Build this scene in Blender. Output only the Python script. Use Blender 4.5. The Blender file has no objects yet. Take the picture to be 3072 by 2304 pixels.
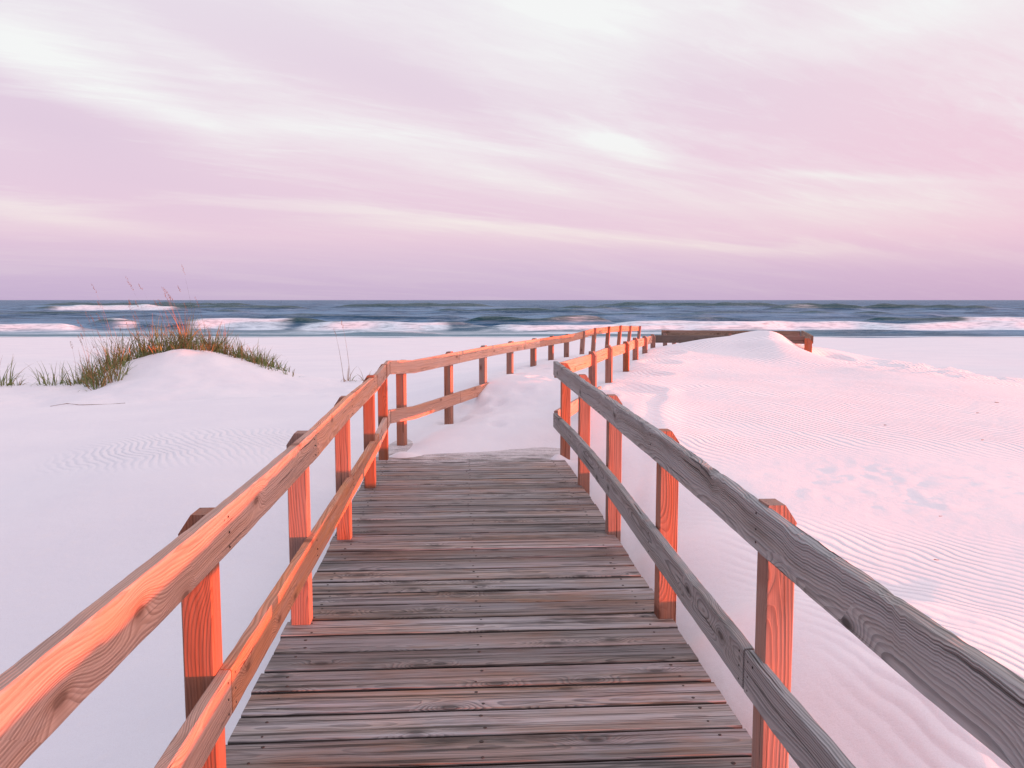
import bpy, math, random
import numpy as np
from mathutils import Vector, noise
random.seed(7)
scene = bpy.context.scene
COL = scene.collection
# ------------------------------------------------------------------ helpers
class NT:
    """tiny node builder"""
    def __init__(s, tree): s.t = tree; s.n = tree.nodes; s.l = tree.links
    def add(s, typ, **kw):
        n = s.n.new(typ)
        for k, v in kw.items(): setattr(n, k, v)
        return n
    def put(s, sock, v):
        if v is None: return
        if hasattr(v, 'is_linked') or isinstance(v, bpy.types.NodeSocket): s.l.new(v, sock)
        else:
            if isinstance(v, (tuple, list)) and sock.type == 'RGBA' and len(v) == 3: v = (*v, 1)
            sock.default_value = v
    def m(s, op, a, b=None, c=None, clamp=False):
        n = s.add('ShaderNodeMath', operation=op, use_clamp=clamp)
        s.put(n.inputs[0], a); s.put(n.inputs[1], b); s.put(n.inputs[2], c)
        return n.outputs[0]
    def mix(s, f, a, b, mode='MIX'):
        n = s.add('ShaderNodeMix', data_type='RGBA', blend_type=mode)
        s.put(n.inputs[0], f); s.put(n.inputs[6], a); s.put(n.inputs[7], b)
        return n.outputs[2]
    def sep(s, v):
        n = s.add('ShaderNodeSeparateXYZ'); s.put(n.inputs[0], v); return n.outputs
    def comb(s, x, y, z):
        n = s.add('ShaderNodeCombineXYZ')
        for i, q in enumerate((x, y, z)): s.put(n.inputs[i], q)
        return n.outputs[0]
    def mapping(s, v, loc=(0, 0, 0), rot=(0, 0, 0), sc=(1, 1, 1)):
        n = s.add('ShaderNodeMapping'); s.put(n.inputs[0], v)
        n.inputs[1].default_value = loc; n.inputs[2].default_value = rot; n.inputs[3].default_value = sc
        return n.outputs[0]
    def noise(s, v, scale, detail=4, rough=.5, dist=0, out=0):
        n = s.add('ShaderNodeTexNoise'); s.put(n.inputs['Vector'], v)
        n.inputs['Scale'].default_value = scale; n.inputs['Detail'].default_value = detail
        n.inputs['Roughness'].default_value = rough; n.inputs['Distortion'].default_value = dist
        return n.outputs[out]
    def ramp(s, f, stops, interp='LINEAR'):
        n = s.add('ShaderNodeValToRGB'); s.put(n.inputs[0], f)
        r = n.color_ramp; r.interpolation = interp
        while len(r.elements) < len(stops): r.elements.new(.5)
        for e, (p, c) in zip(r.elements, stops):
            e.position = p; e.color = (*c, 1) if isinstance(c, (tuple, list)) else (c, c, c, 1)
        return n.outputs[0]
    def sm(s, v, a, b, c=0., d=1.):
        n = s.add('ShaderNodeMapRange', interpolation_type='SMOOTHSTEP'); s.put(n.inputs[0], v)
        for i, q in zip((1, 2, 3, 4), (a, b, c, d)): n.inputs[i].default_value = q
        return n.outputs[0]
def lin(r, g, b):
    f = lambda c: c/12.92 if c <= .04045 else ((c+.055)/1.055)**2.4
    return (f(r/255), f(g/255), f(b/255))
def newmat(name):
    m = bpy.data.materials.new(name); m.use_nodes = True
    nt = NT(m.node_tree); b = m.node_tree.nodes['Principled BSDF']
    return m, nt, b
def tag(o, label=None, cat=None, group=None, kind=None):
    if label: o['label'] = label
    if cat: o['category'] = cat
    if group: o['group'] = group
    if kind: o['kind'] = kind
    return o
def empty(name, loc, label, cat, group=None):
    o = bpy.data.objects.new(name, None); COL.objects.link(o); o.location = loc
    o.empty_display_size = .1
    return tag(o, label, cat, group)
class MB:
    """mesh collector with wood coordinates"""
    def __init__(s): s.v = []; s.f = []; s.w = []; s.mi = []; s.sd = []; s.eg = []
    def add(s, vs, fs, ws=None, mi=0, sd=.5, eg=None):
        k = len(s.v); s.v += [tuple(v) for v in vs]; s.f += [tuple(i+k for i in f) for f in fs]
        s.w += [tuple(w) for w in (ws or vs)]; s.mi += [mi]*len(fs); s.sd += [float(int(sd*977) % 1000)/1000]*len(vs); s.eg += eg or [0.]*len(vs)
    def build(s, name, mats, parent=None, smooth=False):
        me = bpy.data.meshes.new(name)
        org = Vector((0, 0, 0))
        if parent: org = parent.matrix_basis.translation.copy()
        P = parent
        while P and P.parent: P = P.parent; org = org + P.matrix_basis.translation
        c = Vector(np.mean(np.array(s.v), axis=0)) if parent else Vector((0, 0, 0))
        if not parent: c = Vector((s.v[0][0], s.v[0][1], s.v[0][2]))
        me.from_pydata([tuple(Vector(v)-c) for v in s.v], [], s.f)
        a = me.attributes.new('wc', 'FLOAT_VECTOR', 'POINT')
        a.data.foreach_set('vector', np.array(s.w, dtype=np.float32).ravel())
        a = me.attributes.new('eg', 'FLOAT', 'POINT'); a.data.foreach_set('value', np.array(s.eg, dtype=np.float32))
        a = me.attributes.new('bs', 'FLOAT', 'POINT'); a.data.foreach_set('value', np.array(s.sd, dtype=np.float32))
        for m in (mats if isinstance(mats, (list, tuple)) else [mats]): me.materials.append(m)
        me.polygons.foreach_set('material_index', s.mi)
        if smooth: me.polygons.foreach_set('use_smooth', [True]*len(me.polygons))
        me.update()
        o = bpy.data.objects.new(name, me); COL.objects.link(o)
        if parent: o.parent = parent
        o.location = c - org
        return o
def board(mb, pts, side, hgt, thk, seg=.06, bev=.004, rag=0., wob=.0015, seed=None, top_ref=True, warp=.0):
    """board on edge; pts = polyline of the inner top edge, side = unit-ish vector from inner face to outer face"""
    if seed is None: seed = random.random()*100
    py = random.uniform(-.6, .6)*hgt; pz = -random.uniform(.015, .11)
    pts = [Vector(p) for p in pts]
    L = [0]
    for a, b in zip(pts, pts[1:]): L.append(L[-1]+(b-a).length)
    n = max(2, int(L[-1]/seg))
    svals = sorted(set([i*L[-1]/n for i in range(n+1)] + L))
    vs = []; ws = []
    sd = Vector(side).normalized()
    for s in svals:
        k = 0
        while k < len(L)-2 and s > L[k+1]: k += 1
        f = (s-L[k])/(L[k+1]-L[k]); p = pts[k].lerp(pts[k+1], f)
        w = noise.noise(Vector((s*1.3, seed, 0)))*warp
        for j, (a, h) in enumerate(((bev, 0), (thk-bev, 0), (thk, bev), (thk, hgt-bev), (thk-bev, hgt), (bev, hgt), (0, hgt-bev), (0, bev))):
            q = p + sd*(a+w*.5); q.z -= h
            q.z += w
            r = wob*noise.noise(Vector((s*9, seed+j*3.1, 1)))
            q.z += r; q += sd*r*.7
            if rag and j in (0, 1, 2, 7):
                c = noise.noise(Vector((s*5.5, seed+7, j*.35)))
                c2 = noise.noise(Vector((s*26, seed+3, j*.9)))
                q.z -= rag*(.35 if j in (1, 2) else 1)*max(0, c*1.3+c2*.6+.1)
            vs.append(q); ws.append((s+seed*3.7, h-hgt/2+py, a-pz))
    N = len(svals); fs = []
    for i in range(N-1):
        for j in range(8):
            a = i*8+j; b = i*8+(j+1) % 8
            fs.append((a, b, b+8, a+8))
    fs.append(tuple(range(7, -1, -1))); fs.append(tuple((N-1)*8+j for j in range(8)))
    mb.add(vs, fs, ws, 0, seed)
def post_mesh(mb, c, ang, z0, z1, w=.089, d=.089, lean=(0, 0), cham=.045, side=1, seed=None):
    """square post, chamfer on outer half of the top. ang = rotation, side=+1 outer is local +x"""
    if seed is None: seed = random.random()*100
    py = random.uniform(-.02, .05); pz = random.uniform(.0, .06)
    zs = [z0+(z1-.06-z0)*i/8 for i in range(9)]
    ca, sa = math.cos(ang), math.sin(ang)
    vs = []; ws = []
    b = .004
    prof = [(-w/2+b, -d/2), (w/2-b, -d/2), (w/2, -d/2+b), (w/2, d/2-b), (w/2-b, d/2), (-w/2+b, d/2), (-w/2, d/2-b), (-w/2, -d/2+b)]
    def put(x, y, z):
        f = (z-z0)
        xx = x+lean[0]*f; yy = y+lean[1]*f
        vs.append((c[0]+ca*xx-sa*yy, c[1]+sa*xx+ca*yy, z)); ws.append((z+seed*3.3, x*side+py+.05, y+pz+.06))
    for z in zs:
        for x, y in prof: put(x, y, z)
    # top: rows at x=outer (low), x=mid (high), x=inner(high)
    fs = []
    for i in range(8):
        for j in range(8):
            a = i*8+j; bq = i*8+(j+1) % 8; fs.append((a, bq, bq+8, a+8))
    k = len(vs)
    xo, xm, xi = side*w/2, side*.008, -side*w/2
    zc = z1-.055
    top = [(xi, -d/2, z1), (xm, -d/2, z1), (xo, -d/2, zc), (xo, d/2, zc), (xm, d/2, z1), (xi, d/2, z1)]
    bot = [(xi, -d/2, zs[-1]), (xo, -d/2, zs[-1]), (xo, d/2, zs[-1]), (xi, d/2, zs[-1])]
    for t in top: put(*t)
    for t in bot: put(*t)
    A = [k+i for i in range(6)]; B = [k+6+i for i in range(4)]
    q = [(A[0], A[5], A[4], A[1]), (A[1], A[4], A[3], A[2]), (B[0], B[1], A[2], A[1], A[0]), (B[2], B[3], A[5], A[4], A[3]), (B[1], B[2], A[3], A[2]), (B[3], B[0], A[0], A[5])]
    if side > 0: fs += q
    else: fs += [tuple(reversed(t)) for t in q]
    fs.append(tuple(range(7, -1, -1)))
    mb.add(vs, fs, ws, 0, seed)
def nail(mb, p, nrm, r=.004, mi=1):
    n = Vector(nrm).normalized(); u = n.orthogonal().normalized(); v = n.cross(u)
    c = Vector(p); vs = []
    for j in range(6):
        a = j*math.pi/3
        vs.append(c+n*.0012+(u*math.cos(a)+v*math.sin(a))*r)
    for j in range(6):
        a = j*math.pi/3
        vs.append(c-n*.004+(u*math.cos(a)+v*math.sin(a))*r)
    fs = [tuple(range(6))] + [(j, 6+j, 6+(j+1) % 6, (j+1) % 6) for j in range(6)]
    mb.add(vs, fs, None, mi)
# ------------------------------------------------------------------ sun direction
SUN_EL = math.radians(.65); SUN_A = math.radians(-15.5)     # angle from +X
SD = Vector((math.cos(SUN_A)*math.cos(SUN_EL), math.sin(SUN_A)*math.cos(SUN_EL), math.sin(SUN_EL)))
EXPO = 1.2
# ------------------------------------------------------------------ terrain
EDGE = []       # nothing
CP = [ # x, y, z
 # under and beside the first deck
 (0,0,-.5),(-.1,2,-.42),(-.1,4,-.4),(-.2,6,-.3),(-.3,7.5,-.14),
 (.9,1.5,-.5),(.86,3,-.46),(.8,4.5,-.42),(.74,6,-.34),(.68,7.3,-.16),(.72,8.3,.03),
 (-1.15,1.5,-.9),(-1.2,3,-.75),(-1.25,4.5,-.52),(-1.35,6,-.3),(-1.4,7.5,-.12),(-1.45,8.6,-.05),(-1.6,9.6,-.02),
 # left flat
 (-2.5,2,-1.1),(-2.5,4,-.85),(-2.4,5.5,-.5),(-2.4,7.0,-.16),(-2.6,8.6,.0),(-3.6,9.6,-.01),(-3.6,7.6,-.08),(-4.6,11,-.06),(-3,11,-.02),(-2.2,12.5,.05),
 (-4.2,4,-.95),(-5,5,-.8),(-5,8,-.28),(-7,3,-1.0),(-8,7,-.42),(-3.6,6.4,-.36),(-6.5,11,-.17),(-9,12,-.24),(-12,10,-.3),(-6,14,-.14),(-3.5,14,-.04),(-9,15,-.22),(-13,16,-.26),
 # grass dune
 (-6.75,17.6,.53),(-6.2,17.5,.47),(-5.65,17.5,.34),(-5.05,17.4,.17),(-4.3,17.2,.0),(-7.3,17.5,.44),(-7.9,17.4,.24),(-8.4,17.2,-.02),(-9.4,17.1,-.12),(-10.6,17.2,-.18),
 (-6.5,16.6,.22),(-6.9,15.7,.0),(-5.5,16.3,.12),(-4.8,16.0,-.03),(-7.6,16.4,.0),(-6.6,18.6,.3),(-5.6,18.6,.1),(-6.6,20,-.2),(-8.5,19,-.2),(-4.6,19.5,-.25),(-10.5,20,-.35),(-3,17.5,-.12),(-1.5,17,.0),
 # drift on the second deck
 (-1.3,9.1,-.06),(-1.2,8.75,-.05),(-1.08,8.62,.0),(-.94,8.47,.0),(-.55,8.55,.0),(-.17,8.69,.0),(.05,8.82,.0),(.47,8.88,.004),(.85,8.9,.12),(-1.06,9.1,.0),(-.95,8.8,.035),(-.55,8.85,.045),(-.9,8.25,-.08),(-.4,8.3,-.08),(.1,8.4,-.1),(.45,8.5,-.1),
 (-.5,9.2,.10),(.1,9.3,.13),(.6,9.5,.2),(-1.15,9.5,.0),(-.75,10.3,.05),(-.2,10.2,.17),(.5,10.3,.27),(1.0,10.3,.40),
 (-.4,11.0,.2),(-.37,11.7,.40),(.2,11.3,.38),(.9,11.4,.40),(1.32,11.5,.44),(.0,12.9,.42),(.9,13,.44),(1.75,13.1,.45),
 (.38,14.3,.44),(1.2,14.3,.46),(2.05,14.2,.54),(.72,15.5,.46),(2.4,15.5,.57),(1.05,16.8,.42),(1.9,16.8,.45),(2.75,16.8,.6),(1.4,18,.4),(2.4,18.5,.42),(2.2,21,.3),(3,24,.1),(3.7,27,-.1),
 (-1.4,11.2,.1),(-1.2,12.2,.24),(-.7,13.5,.32),(-.3,15,.34),(.2,17,.3),(.8,20,.15),(-1.5,14,.08),(-1,19,-.1),(1.5,24,-.1),(0,24,-.3),
 # crest beside the right railing
 (1.08,3.2,-.2),(1.05,4.3,-.12),(1.05,5.5,-.07),(1.04,6.8,.0),(1.06,8.0,.17),(1.15,9.2,.31),(1.3,10.2,.40),
 # big dune on the right
 (1.75,1,-0.195),(1.75,3,-0.095),(1.75,4.5,-0.025),(1.75,6,0.055),(1.75,7.5,0.155),(1.75,9,0.275),(1.75,10.5,0.375),(2.1,12,0.45),(2.1,13.5,0.515),
 (2.6,1,-0.208),(2.6,3,-0.108),(2.6,4.5,-0.038),(2.6,6,0.042),(2.6,7.5,0.142),(2.6,9,0.262),(2.6,10.5,0.362),(2.6,12,0.437),(2.6,13.5,0.502),
 (3.5,1,-0.222),(3.5,3,-0.122),(3.5,4.5,-0.052),(3.5,6,0.028),(3.5,7.5,0.128),(3.5,9,0.248),(3.5,10.5,0.348),(3.5,12,0.423),(3.5,13.5,0.488),
 (4.8,1,-0.25),(4.8,3,-0.15),(4.8,4.5,-0.08),(4.8,6,0),(4.8,7.5,0.1),(4.8,9,0.22),(4.8,10.5,0.32),(4.8,12,0.395),(4.8,13.5,0.46),
 (6.4,1,-0.29),(6.4,3,-0.19),(6.4,4.5,-0.12),(6.4,6,-0.04),(6.4,7.5,0.06),(6.4,9,0.18),(6.4,10.5,0.28),(6.4,12,0.355),(6.4,13.5,0.42),
 (3.1,15,.60),(4.2,14.8,.60),(5.9,14.8,.44),(8.5,3,-.24),(8.5,6,-.1),(8.5,9,.06),(8.5,12,.14),(10.5,5,-.25),(10.5,9,-.1),(10.5,12,-.06),(13,8,-.26),(13,12,-.22),
 # crest by the platform
 (2.9,16.3,.66),(3.36,16.4,.735),(3.8,16.35,.81),(4.3,16.3,.83),(4.75,16.25,.89),(4.95,16.25,.95),(5.14,16.2,.83),(5.3,16.1,.68),(5.6,15.95,.48),(5.0,15.5,.76),(4.2,15.6,.72),(4.4,17.3,.80),(4.95,17.4,.84),(5.4,17.6,.62),(5.9,18.2,.60),
 (6.0,16.3,.49),(6.25,17.2,.58),(6.8,16.6,.455),(7.3,16.0,.39),(7.7,15.5,.31),(8.1,15.0,.22),(8.75,14.5,.15),(10,13.8,.02),
 (6.3,20,.2),(7,19,.1),(8,18.4,-.15),(9,17.4,-.25),(10,16.6,-.3),(3.8,20,.5),(4,22.5,.3),(5,25,-.1),(7.5,22,-.3),(12,17,-.35),
 # behind the camera
 (0,-3,-.6),(-4,-2,-.9),(4,-2,-.6),(8,0,-.5),(-9,0,-.5),
]
def beach(y):
    y = np.asarray(y, dtype=float)
    z = np.where(y < 16, -.24, -.24-(y-16)*(2.22/76.6))
    return z
_c = np.array(CP); SUP = 6.5
def _phi(r): 
    t = np.clip(r/SUP, 0, 1); return (1-t)**4*(4*t+1)
_A = _phi(np.hypot(_c[:, None, 0]-_c[None, :, 0], _c[:, None, 1]-_c[None, :, 1])) + np.eye(len(_c))*6e-4
_W = np.linalg.solve(_A, _c[:, 2]-beach(_c[:, 1]))
L_POSTS = [(-1.005,3.985),(-1.09,5.45),(-1.172,6.985),(-1.246,8.22)]
def terrain(x, y):
    x = np.asarray(x, dtype=float); y = np.asarray(y, dtype=float)
    z = beach(y).copy()
    for k in range(len(_c)):
        z += _W[k]*_phi(np.hypot(x-_c[k, 0], y-_c[k, 1]))
    return z
def fbm(x, y, s, seed, o=3):
    v = 0; a = 1
    for i in range(o):
        v += a*noise.noise(Vector((x*s, y*s, seed+i*5))); s *= 2; a *= .5
    return v
def smooth(a, b, v):
    t = np.clip((v-a)/(b-a), 0, 1); return t*t*(3-2*t)
HOLES = [(1.0,10.15,.22,.06),(.0,12.85,.2,.03),(-.72,10.35,.2,.05),(1.55,10.9,.34,.05),(2.05,12.6,.28,.05),(2.4,13.9,.3,.05),(2.75,15.2,.28,.05),(1.3,3.05,.3,.05),(6.0,16.15,.35,.10)]
FEET = []
_r = random.Random(3)
for i in range(26):
    t = _r.random(); FEET.append((-.6+t*1.6+_r.uniform(-.5,.5), 9.2+t*7, _r.uniform(.08,.16), _r.uniform(.03,.06)))
def detail(x, y):
    d = 0.0
    # hummocks right middle and right far
    m = max(0, 1-math.hypot((x-3.6)/2.0, (y-6.6)/1.1))
    if m > 0: d += min(1, m*2)*(.017*abs(fbm(x+.3*fbm(x, y, 2, 44, 2), y*1.4, 3.6, 2, 4)) + .006*fbm(x, y, 12, 4, 2))
    m = max(0, 1-math.hypot((x-8.3)/3.2, (y-14.2)/2.4))
    if m > 0: d += min(1, m*2)*(.12*abs(fbm(x*.7, y*1.2, 1.5, 8, 4))-.02)
    m = max(0, 1-math.hypot((x-1.9)/.7, (y-4.2)/1.0))
    if m > 0: d += m*.03*fbm(x, y, 3, 12, 3)
    # drift on the walkway
    m = max(0, 1-math.hypot((x-.3)/1.6, (y-11)/2.9))
    if m > 0: d += min(1, m*2.)*(.026*fbm(x, y, 2.6, 21, 4))
    for hx, hy, hr, hd in ((-1.09, 8.36, .13, .085), (.43, 8.24, .09, .15), (-1.3, 7.3, .3, .03)):
        q = math.hypot((x-hx)*.8, y-hy)/hr
        if q < 2.5: d += hd*math.exp(-q*q)
    # wind-cut ledges on the slope beside the railing
    if .9 < x < 2.2 and 4 < y < 11:
        e = (x-1.12)*.75-(y-7.0)*.16+.05*noise.noise(Vector((y*1.3, x, 2)))
        d += .016*(1/(1+math.exp(-max(-30, min(30, e*55))))-.5)*max(0, 1-abs(e)*5)*2
    for hx, hy, hr, hd in HOLES+FEET:
        q = math.hypot(x-hx, y-hy)/hr
        if q < 2: d -= hd*(math.exp(-q*q*1.6)-.35*math.exp(-(q-1.25)**2*8))
    if -12 < x < -3 and 14 < y < 20: d += .045*fbm(x, y, 1.3, 31, 4)
    return d
def Z(x, y): return float(terrain(x, y)) + detail(x, y)
def axis(spans):
    out = []
    for a, b, s in spans:
        n = max(1, int(round((b-a)/s))); out += [a+(b-a)*i/n for i in range(n)]
    out.append(spans[-1][1]); return np.array(out)
def grid_mesh(name, X, Y, Zf, mat, extra=None):
    nx, ny = len(X), len(Y)
    co = np.zeros((ny, nx, 3)); co[..., 0] = X[None, :]; co[..., 1] = Y[:, None]; co[..., 2] = Zf
    idx = np.arange(nx*ny).reshape(ny, nx)
    f = np.stack([idx[:-1, :-1], idx[:-1, 1:], idx[1:, 1:], idx[1:, :-1]], -1).reshape(-1, 4)
    return raw_mesh(name, co.reshape(-1, 3), f, mat)
def raw_mesh(name, co, f, mat):
    me = bpy.data.meshes.new(name)
    me.vertices.add(len(co)); me.vertices.foreach_set('co', co.astype(np.float32).ravel())
    me.loops.add(f.size); me.loops.foreach_set('vertex_index', f.astype(np.int32).ravel())
    me.polygons.add(len(f)); me.polygons.foreach_set('loop_start', np.arange(0, f.size, 4, dtype=np.int32))
    me.polygons.foreach_set('use_smooth', np.ones(len(f), dtype=bool))
    me.materials.append(mat); me.update(calc_edges=True); me.validate()
    o = bpy.data.objects.new(name, me); COL.objects.link(o); return o
# ------------------------------------------------------------------ materials
def sand_material():
    m, n, b = newmat('white_quartz_sand')
    g = n.add('ShaderNodeNewGeometry'); P = g.outputs['Position']
    x, y, z = n.sep(P)
    big = n.noise(P, .55, 4, .55)
    fine = n.noise(P, 190, 3, .7)
    med = n.noise(P, 9, 5, .6)
    c = n.mix(n.sm(big, .35, .65), (.83, .805, .845), (.79, .77, .82))
    c = n.mix(n.m('MULTIPLY', n.sm(fine, .35, .75), .34), c, (.66, .58, .58))
    c = n.mix(n.m('MULTIPLY', n.sm(med, .5, .8), .25), c, (.86, .78, .76))
    # damp strip along the water
    wet = n.sm(n.m('ADD', z, n.m('MULTIPLY', n.noise(n.mapping(P, sc=(.1, .5, 0)), 1, 3), .12)), -2.40, -2.25, 1, 0)
    c = n.mix(n.m('MULTIPLY', wet, .5), c, (.42, .36, .38))
    # dark stained scour marks beside posts
    n.put(b.inputs['Base Color'], c); b.inputs['Roughness'].default_value = .9
    b.inputs['Specular IOR Level'].default_value = .25
    # wind ripples
    warp = n.noise(n.mapping(P, sc=(1, 1, 0)), .8, 2, .5, 0, 1)
    w2 = n.add('ShaderNodeVectorMath', operation='MULTIPLY_ADD')
    n.put(w2.inputs[0], warp); w2.inputs[1].default_value = (.55, .55, 0); n.put(w2.inputs[2], P)
    warpb = n.noise(n.mapping(P, sc=(1, 1, 0)), 5, 2, .5, 0, 1)
    w3 = n.add('ShaderNodeVectorMath', operation='MULTIPLY_ADD')
    n.put(w3.inputs[0], warpb); w3.inputs[1].default_value = (.06, .06, 0); n.put(w3.inputs[2], w2.outputs[0])
    rot = n.mapping(w3.outputs[0], rot=(0, 0, math.radians(-32)))
    wv = n.add('ShaderNodeTexWave', wave_type='BANDS', bands_direction='X', wave_profile='SIN')
    n.put(wv.inputs['Vector'], rot)
    wv.inputs['Scale'].default_value = 3.9; wv.inputs['Distortion'].default_value = 1.2; wv.inputs['Detail'].default_value = 2
    wv.inputs['Detail Scale'].default_value = .6
    rip = wv.outputs['Fac']
    # where ripples exist (world position masks)
    mr = n.m('MULTIPLY', n.sm(x, 1.15, 1.9), n.sm(y, 15.5, 18, 1, 0))
    d1 = n.m('ADD', n.m('POWER', n.m('DIVIDE', n.m('SUBTRACT', x, 3.4), 2.3), 2), n.m('POWER', n.m('DIVIDE', n.m('SUBTRACT', y, 6.6), 1.3), 2))
    mr = n.m('MULTIPLY', mr, n.sm(d1, .5, 1.4))
    d2 = n.m('ADD', n.m('POWER', n.m('DIVIDE', n.m('ADD', x, 3.4), 1.6), 2), n.m('POWER', n.m('DIVIDE', n.m('SUBTRACT', y, 9.2), 1.3), 2))
    ml = n.m('MULTIPLY', n.sm(d2, .2, 1.3, 1, 0), .9)
    mask = n.m('MAXIMUM', mr, ml)
    patch = n.sm(n.noise(n.mapping(P, sc=(1, 1, 0)), .7, 3, .5), .32, .5, .45, 1)
    mask = n.m('MULTIPLY', mask, patch)
    h = n.m('ADD', n.m('MULTIPLY', n.m('MULTIPLY', n.m('POWER', rip, .7), mask), .0105), n.m('MULTIPLY', fine, .0012))
    h = n.m('ADD', h, n.m('MULTIPLY', med, .004))
    h = n.m('ADD', h, n.m('MULTIPLY', n.noise(P, 2.2, 5, .6), .014))
    bp = n.add('ShaderNodeBump'); bp.inputs['Strength'].default_value = 1; bp.inputs['Distance'].default_value = 1
    n.put(bp.inputs['Height'], h); n.l.new(bp.outputs[0], b.inputs['Normal'])
    return m
def wood_material(name, light, dark, ring=.0065, contrast=.8, grey=.0, greycol=(.3, .27, .27), blotch=.3, stain=(.07, .05, .045), stain_amt=.4, bump=.0016, knot=.9, vseed=0, hl=None, rough=.75, spec=.2, tvar=.15, dust=False):
    m, n, b = newmat(name)
    a = n.add('ShaderNodeAttribute', attribute_name='wc'); V = a.outputs['Vector']
    x, y, z = n.sep(V)
    # knots
    kv = n.comb(n.m('MULTIPLY', x, 2.6), n.m('MULTIPLY', y, 6.5), n.m('MULTIPLY', z, 3.5))
    vo = n.add('ShaderNodeTexVoronoi', feature='F1', distance='EUCLIDEAN', voronoi_dimensions='2D'); n.put(vo.inputs['Vector'], kv); vo.inputs['Scale'].default_value = 1
    vo.inputs['Randomness'].default_value = 1
    kd = vo.outputs['Distance']; kr = n.sep(vo.outputs['Color'])[0]
    has = n.sm(kr, .62, .64)
    kg = n.m('MULTIPLY', n.m('EXPONENT', n.m('MULTIPLY', n.m('POWER', n.m('DIVIDE', kd, .26), 2), -1)), has)
    core = n.m('MULTIPLY', n.sm(kd, .05, .10, 1, 0), has)
    # slow wander of the pith
    lo = n.noise(n.comb(n.m('MULTIPLY', x, .9), n.m('MULTIPLY', y, 1.5), z), 1, 2, .5)
    lo2 = n.noise(n.comb(n.m('MULTIPLY', x, 4.5), n.m('MULTIPLY', y, 16), n.m('MULTIPLY', z, 16)), 1, 2, .5)
    r = n.m('SQRT', n.m('ADD', n.m('MULTIPLY', y, y), n.m('MULTIPLY', z, z)))
    r = n.m('ADD', r, n.m('MULTIPLY', n.m('SUBTRACT', lo, .5), .10))
    r = n.m('ADD', r, n.m('MULTIPLY', n.m('SUBTRACT', lo2, .5), .010))
    r = n.m('ADD', r, n.m('MULTIPLY', kg, .045*knot))
    ph = n.m('MULTIPLY', r, 1/ring)
    fr = n.m('FRACT', ph)
    rg = n.m('MULTIPLY', n.sm(fr, .25, .85), n.sm(fr, .9, 1., 1, 0))
    rv = n.noise(n.comb(0, 0, n.m('FLOOR', ph)), 3.7, 0)     # strength differs from ring to ring
    rg = n.m('MULTIPLY', rg, n.sm(rv, .3, .7, .35, 1))
    fib = n.noise(n.comb(n.m('MULTIPLY', x, 3), n.m('MULTIPLY', y, 260), n.m('MULTIPLY', z, 260)), 1, 3, .6)
    c = n.mix(n.m('MULTIPLY', rg, contrast), light, dark)
    c = n.mix(n.m('MULTIPLY', n.sm(fib, .42, .66), .6), c, n.mix(.7, c, dark))
    fb2 = n.noise(n.comb(n.m('MULTIPLY', x, 1.4), n.m('MULTIPLY', y, 110), n.m('MULTIPLY', z, 110)), 1, 3, .6)
    c = n.mix(n.m('MULTIPLY', n.sm(fb2, .5, .7), .5), c, n.mix(.85, c, dark))
    # weathering grey streaks
    gs = n.noise(n.comb(n.m('MULTIPLY', x, .8), n.m('MULTIPLY', y, 14), n.m('MULTIPLY', z, 14)), 1, 4, .6)
    if grey: c = n.mix(n.m('MULTIPLY', n.sm(gs, .3, .62), grey), c, n.mix(n.m('MULTIPLY', rg, .7), greycol, tuple(q*.42 for q in greycol)))
    if hl: c = n.mix(n.m('MULTIPLY', n.sm(n.noise(n.comb(n.m('MULTIPLY', x, 1.6), n.m('MULTIPLY', y, 9), z), 1.3, 4, .6), .52, .72), .55), c, hl)
    bl = n.noise(n.comb(n.m('MULTIPLY', x, 1.4), n.m('MULTIPLY', y, 5), n.m('ADD', z, 9)), 1.1, 4, .65)
    c = n.mix(n.m('MULTIPLY', n.sm(bl, .52, .75), stain_amt), c, stain)
    c = n.mix(n.m('MULTIPLY', n.sm(bl, .5, .2), blotch), c, n.mix(.5, c, (.6, .5, .5)))
    if dust:
        sk = n.noise(n.comb(n.m('MULTIPLY', x, .7), n.m('MULTIPLY', y, 34), n.m('ADD', z, 3)), 1, 6, .7)
        c = n.mix(n.m('MULTIPLY', n.sm(sk, .51, .62), .9), c, (.028, .02, .018))
        c = n.mix(n.m('MULTIPLY', n.sm(sk, .47, .34), .55), c, (.42, .40, .44))
        wb = n.noise(n.comb(n.m('MULTIPLY', x, 1.0), n.m('MULTIPLY', y, 3), n.m('ADD', z, 17)), 1.3, 3, .6)
        c = n.mix(n.m('MULTIPLY', n.sm(wb, .45, .68), .55), c, n.mix(1, c, (1.15, .74, .52), 'MULTIPLY'))
    # board to board difference
    bs = n.add('ShaderNodeAttribute', attribute_name='bs').outputs['Fac']
    hs = n.add('ShaderNodeHueSaturation'); n.put(hs.inputs['Color'], c)
    n.put(hs.inputs['Value'], n.m('ADD', 1-tvar, n.m('MULTIPLY', bs, 2*tvar)))
    n.put(hs.inputs['Saturation'], n.m('ADD', .75, n.m('MULTIPLY', n.m('FRACT', n.m('MULTIPLY', bs, 7.7)), .6)))
    c = hs.outputs[0]
    # checks (thin dark splits along grain)
    ck = n.noise(n.comb(n.m('MULTIPLY', x, 1.1), n.m('MULTIPLY', y, 75), n.m('MULTIPLY', z, 75)), 1, 2, .5)
    ckm = n.sm(ck, .66, .71)
    c = n.mix(n.m('MULTIPLY', ckm, .75), c, (.03, .022, .02))
    halo = n.m('MULTIPLY', n.sm(kd, .10, .19, 1, 0), has)
    c = n.mix(n.m('MULTIPLY', halo, .35), c, dark)
    c = n.mix(n.m('MULTIPLY', core, .6), c, tuple(q*.4 for q in dark))
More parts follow.
